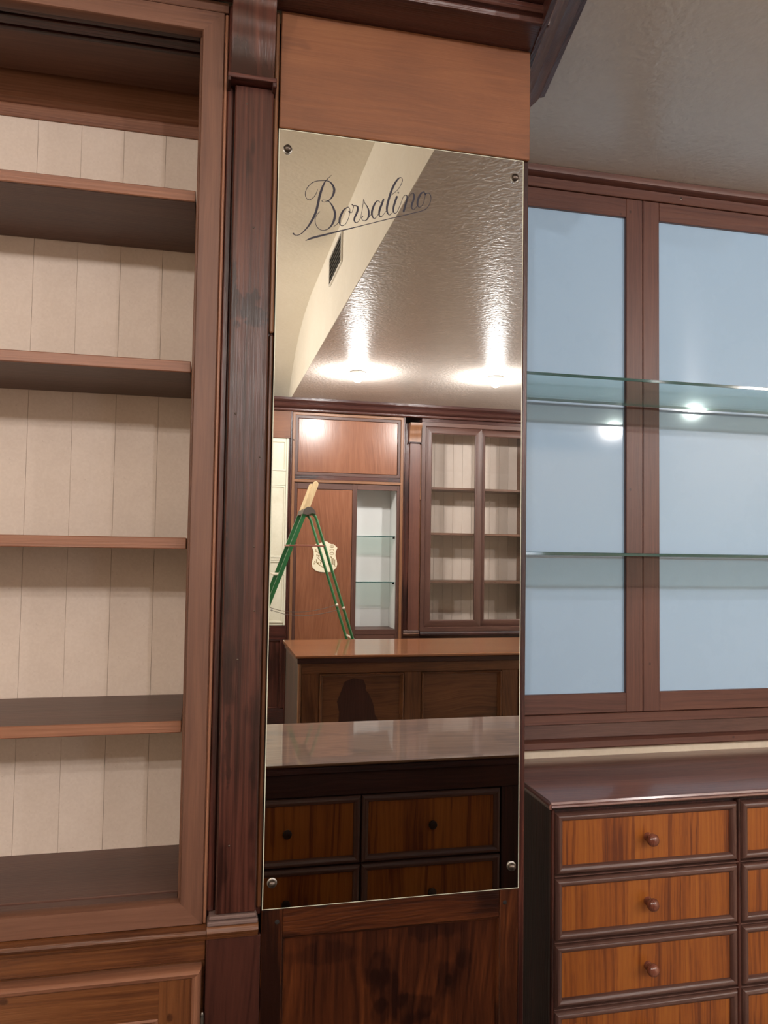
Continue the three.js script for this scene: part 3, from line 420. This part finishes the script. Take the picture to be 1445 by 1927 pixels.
// ---------------------------------------------------------------- panelled counter in the middle of the room
{ const c = thing('panelled_counter', 'long panelled wooden counter with shiny orange top, farther in the mirror', 'counter', [1.53, 0, 3.23]);
  P(c, 'top', prof([[2.862, 0.934], [2.858, 0.938], [2.858, 0.946], [2.862, 0.95], [3.605, 0.95], [3.605, 0.934]], 'x', 0.503, 2.56), M.counterTop, 'x', 'glossy honey-orange top');
  P(c, 'edge_band', cb(0.514, 2.55, 0.9, 0.9335, 2.875, 3.59, 0.004), M.stained, 'x');
  P(c, 'carcass', cb(0.53, 2.53, 0.08, 0.8995, 2.925, 3.57), M.counterSide); P(c, 'plinth', cb(0.55, 2.51, 0, 0.08, 2.95, 3.55), M.stained, 'x');
  P(c, 'end_panel', cb(0.522, 0.5298, 0.08, 0.8995, 2.917, 3.57), M.darkBody); P(c, 'corner_bead', prof(Array.from({ length: 12 }, (_, i) => [0.5315 + 0.0105 * Math.cos(i * Math.PI / 6), 2.905 + 0.0105 * Math.sin(i * Math.PI / 6)]), 'y', 0.08, 0.899), M.honey);
  P(c, 'front_rail', cb(0.543, 2.53, 0.843, 0.8995, 2.9, 2.9248), M.counterSide, 'x'); P(c, 'front_rail', cb(0.543, 2.53, 0.08, 0.2, 2.9, 2.9248), M.counterSide, 'x');
  for (const [a, b] of [[0.5435, 0.6405], [1.1365, 1.2365], [1.7345, 1.8345], [2.33, 2.53]]) P(c, 'stile', cb(a, b, 0.2002, 0.8428, 2.9, 2.9248), M.counterSide);
  for (const [a, b] of [[0.641, 1.136], [1.237, 1.734], [1.835, 2.3295]]) { const p = P(c, 'panel', cb(a, b, 0.2002, 0.8428, 2.92, 2.9248), M.counterSide, 'x'); P(p, 'moulding', ring(a, b, 0.2002, 0.8428, 2.92, -1, [[0, 0.013], [0.003, 0.013], [0.004, 0.025], [0.009, 0.028], [0.014, 0.022], [0.016, 0.01], [0.021, 0.008], [0.023, 0]], M.counterSide), M.counterSide);
    if (a < 0.7) { const s = new THREE.Shape(); s.moveTo(0.762, 0.2205); for (const [x, y] of [[0.755, 0.5], [0.762, 0.62], [0.748, 0.68], [0.772, 0.74], [0.79, 0.79], [0.84, 0.81], [0.9, 0.8], [0.915, 0.765], [0.913, 0.74], [0.93, 0.725], [0.952, 0.68], [0.965, 0.64], [0.97, 0.6], [0.99, 0.57], [0.985, 0.5], [1.0, 0.4], [0.99, 0.2205]]) s.lineTo(x, y); const g = new THREE.ShapeGeometry(s).toNonIndexed(); g.translate(0, 0, 2.9197); P(p, 'stain', g, M.stained, 'y', 'large dark varnish stain'); } }
}

// ---------------------------------------------------------------- far wall: tall cupboard with door, upper flap and open glass-shelf bay
{ const c = thing('tall_cupboard', 'tall fitted cupboard with veneered doors and open white bay, far wall', 'cupboard', [1.12, 0, 5.0]), Z = OZ;
  P(c, 'edge_post', cb(0.649, 0.664, 0, 2.651, Z - 0.004, 5.1), M.mahogany); P(c, 'edge_post', cb(1.592, 1.6055, 0, 2.651, Z - 0.002, 5.1), M.mahogany);
  const strip3 = [[0, -0.02], [0, 0.006], [0.003, 0.009], [0.02, 0.009], [0.023, 0.006], [0.023, -0.02]];
  P(c, 'upper_surround', ring(0.6645, 1.5915, 2.079, 2.648, Z, -1, strip3, M.honey), M.honey, 'y', 'pale honey surround strip');
  P(c, 'lower_surround', ring(0.6645, 1.5915, 0.06, 2.102, Z - 0.0005, -1, strip3, M.honey), M.honey, 'y', 'pale honey surround strip');
  P(c, 'middle_rail', cb(0.688, 1.568, 2.1025, 2.138, Z + 0.004, 4.83), M.mahogany, 'x');
  const u = P(c, 'flap_door', ring(0.688, 1.568, 2.139, 2.625, Z + 0.02, -1, [[0, 0], [0, 0.016], [0.022, 0.016], [0.024, 0.01]], M.midFrame), M.midFrame);
  P(u, 'flap_panel', cb(0.714, 1.542, 2.165, 2.6, Z + 0.012, 4.835, 0.002), M.panelVeneer, 'y', 'glossy veneer panel'); P(u, 'keyhole_plate', lathe([[0, 0.003], [0.006, 0.002], [0.007, 0]], '-z', [0.675, 2.42, Z - 0.009], 10), M.bronze);
  for (const [p, q] of [[0.688, 0.711], [1.169, 1.206], [1.544, 1.568]]) P(c, 'inner_stile', cb(p, q, 0.085, 2.078, Z + 0.003, 4.83), M.midFrame);
  P(c, 'inner_rail', cb(0.7112, 1.1688, 2.028, 2.078, Z + 0.003, 4.83), M.midFrame, 'x'); P(c, 'inner_rail', cb(1.2062, 1.5438, 2.032, 2.078, Z + 0.003, 4.83), M.midFrame, 'x');
  P(c, 'bay_sill', cb(1.2062, 1.5438, 0.845, 0.887, Z + 0.003, 5.06), M.midFrame, 'x');
  P(c, 'lower_rail', cb(1.2062, 1.5438, 0.085, 0.8445, Z + 0.006, 4.83), M.midFrame, 'x');
  const d = P(c, 'door', cb(0.713, 1.167, 0.09, 2.025, Z + 0.008, 4.832, 0.002), M.panelVeneer, 'y', 'plain veneer door'); 
  P(c, 'bay_back', cb(1.2062, 1.5438, 0.887, 2.06, 5.04, 5.06), M.whiteBoard, 'y', 'white bay lining'); P(c, 'bay_side', cb(1.186, 1.2058, 0.85, 2.08, 4.8305, 5.06), M.whiteBoard); P(c, 'bay_side', cb(1.5442, 1.564, 0.85, 2.08, 4.8305, 5.06), M.whiteBoard); P(c, 'bay_top', cb(1.186, 1.564, 2.0805, 2.1, 4.8305, 5.06), M.whiteBoard, 'x');
}
for (const [y, l] of [[1.655, 'small upper glass shelf in the white bay of the far cupboard'], [1.274, 'small lower glass shelf in the white bay of the far cupboard']]) { const s = thing('glass_shelf', l, 'shelf', [1.375, y - 0.006, 4.94], 'bay glass shelves'); P(s, 'pane', cb(1.207, 1.543, y - 0.0058, y - 0.0002, 4.8525, 5.039, 0.0004), M.sheet, 'x'); P(s, 'front_edge', cb(1.207, 1.543, y - 0.006, y, 4.85, 4.852, 0.0006), M.tealEdge, 'x', 'dark green polished edge'); P(s, 'support_peg', cb(1.528, 1.543, y - 0.02, y - 0.0065, 4.86, 4.876, 0.001), M.groove); }

// ---------------------------------------------------------------- far wall: cabinet with sliding glass doors
{ const c = thing('glazed_cabinet', 'wooden cabinet with sliding clear glass doors and cream interior, far wall', 'cabinet', [2.22, 0.862, 4.98]), Z = OZ;
  P(c, 'face_frame', ring(1.752, 2.774, 0.866, 2.622, Z + 0.02, -1, [[0, 0], [0, 0.018], [0.033, 0.018], [0.036, 0.014], [0.036, -0.03]], M.midFrame), M.midFrame);
  P(c, 'frieze', cb(1.752, 2.774, 2.623, 2.651, Z + 0.002, 4.9), M.cornice, 'x');
  P(c, 'ledge', prof([[4.9, 0.832], [Z - 0.012, 0.832], [Z - 0.02, 0.838], [Z - 0.02, 0.848], [Z - 0.012, 0.854], [Z - 0.008, 0.864], [4.9, 0.8655]], 'x', 1.752, 2.774), M.darkBody, 'x');
  P(c, 'side_panel', cb(1.762, 1.785, 0.87, 2.62, 4.8305, 5.15), M.frame); P(c, 'side_panel', cb(2.741, 2.764, 0.87, 2.62, 4.8305, 5.15), M.frame);
  P(c, 'top_board', cb(1.786, 2.74, 2.6, 2.62, 4.87, 5.12), M.board, 'x'); P(c, 'floor_board', cb(1.786, 2.74, 0.88, 0.9, 4.87, 5.12), M.frame, 'x');
  for (let i = 0; i < 11; i++) P(c, 'back_plank', cb(1.786 + i * 0.0867 + 0.0006, 1.786 + (i + 1) * 0.0867 - 0.0006, 0.88, 2.62, 5.121, 5.14, 0.001), M.board);
  for (const y of [2.08, 1.693, 1.285]) P(c, 'shelf', cb(1.787, 2.739, y - 0.02, y, 4.872, 5.12), M.frame, 'x');
  for (const [a, b, z] of [[1.789, 2.289, Z + 0.014], [2.275, 2.735, Z + 0.04]]) {
    const d = P(c, 'door', ring(a, b, 0.903, 2.586, z + 0.022, -1, [[0, 0], [0, 0.02], [0.003, 0.022], [0.05, 0.022], [0.057, 0.016], [0.057, 0]], M.midFrame), M.midFrame, 'y', 'brown mitred door frame');
    P(d, 'pane', cb(a + 0.052, b - 0.052, 0.955, 2.534, z + 0.012, z + 0.014, 0.0002), M.clear, 'y', 'clear glass pane'); }
}
{ const c = thing('base_cupboard', 'dark panelled base cupboard under the far sliding-glass cabinet', 'cupboard', [2.22, 0, 4.98]), Z = OZ;
  P(c, 'carcass', cb(1.752, 2.774, 0, 0.831, Z + 0.02, 5.12), M.mahogany, 'x');
  for (const [a, b] of [[1.76, 2.22], [2.226, 2.767]]) { const d = P(c, 'door', ring(a, b, 0.1, 0.8, Z + 0.02, -1, [[0, 0], [0, 0.02], [0.07, 0.02], [0.08, 0.008]], M.cupboard), M.cupboard); P(d, 'panel', cb(a + 0.07, b - 0.07, 0.17, 0.73, Z + 0.01, Z + 0.0195), M.cupboard); }
}

// ---------------------------------------------------------------- shield sign on the far cupboard door
{ const s = thing('shield_sign', 'small cream shield-shaped sign with gold lettering on the far cupboard door', 'sign', [0.945, 1.353, OZ + 0.002]);
  const half = [[0, 1.602], [0.018, 1.6], [0.034, 1.588], [0.05, 1.58], [0.072, 1.579], [0.103, 1.551], [0.09, 1.523], [0.088, 1.485], [0.098, 1.45], [0.104, 1.42], [0.097, 1.392], [0.075, 1.368], [0.04, 1.355], [0, 1.352]];
  const sh = new THREE.Shape(); [...half, ...half.slice(1, -1).reverse().map(([x, y]) => [-x, y])].forEach(([x, y], i) => i ? sh.lineTo(0.945 + x, y) : sh.moveTo(0.945 + x, y));
  const g = new THREE.ExtrudeGeometry(sh, { depth: 0.004, bevelEnabled: true, bevelSize: 0.001, bevelThickness: 0.001, bevelSegments: 1 }); g.translate(0, 0, OZ + 0.002); P(s, 'plate', g, M.signPaint);
  const line = (a, b, w) => { const dx = b[0] - a[0], dy = b[1] - a[1], l = Math.hypot(dx, dy), n = [-dy / l * w / 2, dx / l * w / 2]; return polys([[[a[0] + n[0], a[1] + n[1], OZ + 0.0008], [b[0] + n[0], b[1] + n[1], OZ + 0.0008], [b[0] - n[0], b[1] - n[1], OZ + 0.0008], [a[0] - n[0], a[1] - n[1], OZ + 0.0008]]]); };
  const zq = (x, y) => [0.845 + (x - 165) * 0.000210, 1.6 - (y - 190) * 0.000207];
  for (const [y, k] of [[380, 1], [515, 0], [655, 0]]) { const o = []; for (let i = 0; i < 14; i++) { const f = t => zq(920 + 80 * Math.cos(t), y + (k ? 38 : 36) * Math.sin(t)); o.push(line(f(i * Math.PI / 7), f((i + 1) * Math.PI / 7), 0.004)); } if (k) o.push(line(zq(920, y - 36), zq(920, y + 36), 0.005)); P(s, 'numeral', o, M.gold); }
  for (const [a, b] of [[[330, 690], [340, 780]], [[350, 720], [470, 760]], [[340, 800], [560, 1010]], [[400, 760], [430, 830]], [[320, 880], [330, 980]], [[240, 960], [420, 1060]], [[390, 980], [400, 1060]], [[350, 1040], [600, 1210]], [[470, 1000], [480, 1080]], [[240, 1010], [235, 1090]], [[300, 480], [270, 600]], [[340, 520], [300, 610]], [[370, 580], [400, 660]]]) P(s, 'lettering', line(zq(...a), zq(...b), 0.005), M.gold);
  for (const [a, b] of [[[880, 800], [990, 860]], [[920, 830], [930, 1050]], [[970, 870], [975, 1090]], [[1040, 880], [1040, 1120]], [[930, 900], [1050, 900]], [[920, 980], [1045, 985]], [[930, 1050], [1045, 1080]], [[1040, 1120], [1060, 1170]], [[860, 770], [920, 790]]]) P(s, 'lettering', line(zq(...a), zq(...b), 0.005), M.gold);
  P(s, 'screw', lathe([[0, 0.0015], [0.002, 0.001], [0.0025, 0]], '-z', [0.947, 1.562, OZ + 0.001], 8), M.bronze);
}

// ---------------------------------------------------------------- green step ladder standing before the far cupboard
{ const s = thing('step_ladder', 'green metal step ladder with pale wooden handle before the far cupboard', 'ladder', [0.66, 0, 4.1]);
  for (const [z, m] of [[3.95, M.green], [4.25, M.green]]) {
    const rail = prof([[-0.014, -0.009], [0.014, -0.009], [0.014, 0.009], [-0.014, 0.009]], 'y', 0.012, 1.915); const ang = Math.atan2(0.22, 0.587); rail.rotateZ(-ang); rail.translate(0.0 - 0.0, 0, z); P(s, 'step_rail', rail, m);
    P(s, 'support_leg', curveTube([[0.69, 1.788, z], [0.725, 1.788, z], [0.748, 1.765, z], [0.765, 1.715, z], [0.85, 1.455, z], [1.03, 0.902, z], [1.2, 0.378, z], [1.318, 0.014, z]], 0.0105, 60, 10), m);
    P(s, 'rubber_foot', lathe([[0, 0.03], [0.014, 0.028], [0.015, 0]], 'y', [1.318, 0.001, z], 12), M.rubber); P(s, 'rubber_foot', cb(-0.02, 0.022, 0, 0.03, z - 0.014, z + 0.014, 0.004), M.rubber);
    P(s, 'leg_cap', lathe([[0, 0.02], [0.009, 0.018], [0.011, 0.012], [0.007, 0]], '-z', [0.957, 1.13, z - 0.008], 12), M.rubber); P(s, 'rivet', lathe([[0, 0.008], [0.007, 0.006], [0.008, 0]], '-z', [0.455, 1.115, z - 0.009], 10), M.steel);
    P(s, 'chain', curveTube([[0.455, 1.115, z - 0.012], [0.55, 1.088, z - 0.012], [0.69, 1.078, z - 0.012], [0.83, 1.096, z - 0.012], [0.957, 1.13, z - 0.012]], 0.0022, 30, 6), M.oldMetal, 'y', 'thin sagging chain');
  }
  P(s, 'hinge_cap', prof([[0.655, 1.785], [0.662, 1.815], [0.69, 1.835], [0.715, 1.835], [0.74, 1.812], [0.75, 1.785], [0.72, 1.79], [0.69, 1.778]], 'z', 3.935, 4.265), M.oldMetal, 'z', 'worn grey metal hinge bracket');
  P(s, 'platform', cb(0.565, 0.815, 1.557, 1.569, 3.94, 4.26, 0.002), M.copper, 'x', 'reddish metal platform');
  for (const y of [1.365, 1.08, 0.8, 0.52, 0.24]) { const x = 0.375 * y; P(s, 'step', cb(x - 0.05, x + 0.025, y - 0.012, y, 3.96, 4.24, 0.003), M.rubber, 'z', 'worn light step'); }
  for (const z of [3.99, 4.21]) { const h = new THREE.ExtrudeGeometry((() => { const q = new THREE.Shape(); q.moveTo(-0.018, 0); q.lineTo(0.018, 0); q.lineTo(0.018, 0.2); q.absarc(0, 0.2, 0.018, 0, Math.PI, false); q.lineTo(-0.018, 0); return q; })(), { depth: 0.018, bevelEnabled: true, bevelSize: 0.002, bevelThickness: 0.002, bevelSegments: 1 }); h.rotateZ(-0.34); h.translate(0.682, 1.81, z - 0.009); P(s, 'handle', h, M.blond, 'y', 'pale blond wooden upright'); if (z > 4) break; }
  P(s, 'cross_bar', tube([1.04, 0.905, 3.95], [1.04, 0.905, 4.25], 0.007), M.rubber, 'z', 'pale cross bar');
}

// ---------------------------------------------------------------- vent in the ceiling edge
{ const v = thing('air_vent', 'dark slatted air vent with white frame in the cream ceiling edge', 'vent', [0.636, 3.0, 2.54]);
  P(v, 'frame', [cb(0.63, 0.6398, 2.998, 3.006, 2.345, 2.745), cb(0.63, 0.6398, 3.154, 3.162, 2.345, 2.745), cb(0.63, 0.6398, 3.006, 3.154, 2.345, 2.353), cb(0.63, 0.6398, 3.006, 3.154, 2.737, 2.745)], M.white, 'z');
  P(v, 'backing', cb(0.637, 0.6398, 3.006, 3.154, 2.353, 2.737, 0.0004), M.groove, 'z');
  for (let i = 0; i < 6; i++) { const g = cb(-0.003, 0.003, -0.0007, 0.0007, 2.353, 2.737, 0.0004); g.rotateZ(0.35); g.translate(0.6335, 3.0205 + i * 0.0238, 0); P(v, 'slat', g, M.steel, 'z'); }
}

// ---------------------------------------------------------------- ceiling lamps
function lamp(label, x, y, z, power, color, group, drop = 0) {
  const c = thing('ceiling_lamp', label, 'lamp', [x, y, z], group);
  if (drop) { P(c, 'ceiling_rose', lathe([[0, 0], [0.045, 0], [0.04, -0.015], [0.01, -0.025], [0, -0.025]], 'y', [x, y, z], 20), M.white); P(c, 'cord', tube([x, y - 0.02, z], [x, y - drop, z], 0.003, 8), M.groove); y -= drop; }
  P(c, 'base', lathe([[0, 0], [0.05, 0], [0.05, -0.006], [0.043, -0.012], [0.02, -0.014], [0, -0.014]], 'y', [x, y, z], 24), M.white);
  P(c, 'bulb', lathe([[0, -0.074], [0.014, -0.072], [0.026, -0.064], [0.034, -0.051], [0.036, -0.04], [0.033, -0.028], [0.024, -0.0145], [0, -0.0142]], 'y', [x, y, z], 24), M.bulb, 'y', 'glowing round bulb');
  const l = new THREE.PointLight(color, power, 0, 2); l.position.set(0, -0.04 - drop, 0); l.castShadow = true; l.shadow.radius = 1.6; l.shadow.mapSize.set(1024, 1024); l.shadow.bias = -0.0005; c.add(l);
}
lamp('round bulb lamp on taupe ceiling above the green ladder', 0.98, CY, 3.68, LAMP, LAMP_COLOR, 'ceiling bulbs');
lamp('round bulb lamp on taupe ceiling before the sliding glass cabinet', 1.93, CY, 3.56, LAMP, LAMP_COLOR, 'ceiling bulbs');
lamp('round bulb lamp mirrored in the left blue pane', 3.69, CY, 3.6, LAMP, LAMP_COLOR, 'ceiling bulbs');
lamp('round bulb lamp mirrored in the right blue pane', 3.86, CY, 2.63, LAMP, LAMP_COLOR, 'ceiling bulbs');
lamp('pendant bulb on a cord below the cream upper ceiling, nearer the ceiling edge', -0.9, 3.226, 3.4, HALL, HALL_COLOR, 'pendant bulbs', 0.45);
lamp('pendant bulb on a cord below the cream upper ceiling, nearer the end wall', -2.2, 3.226, 3.0, HALL, HALL_COLOR, 'pendant bulbs', 0.45);

renderer.render(scene, camera);
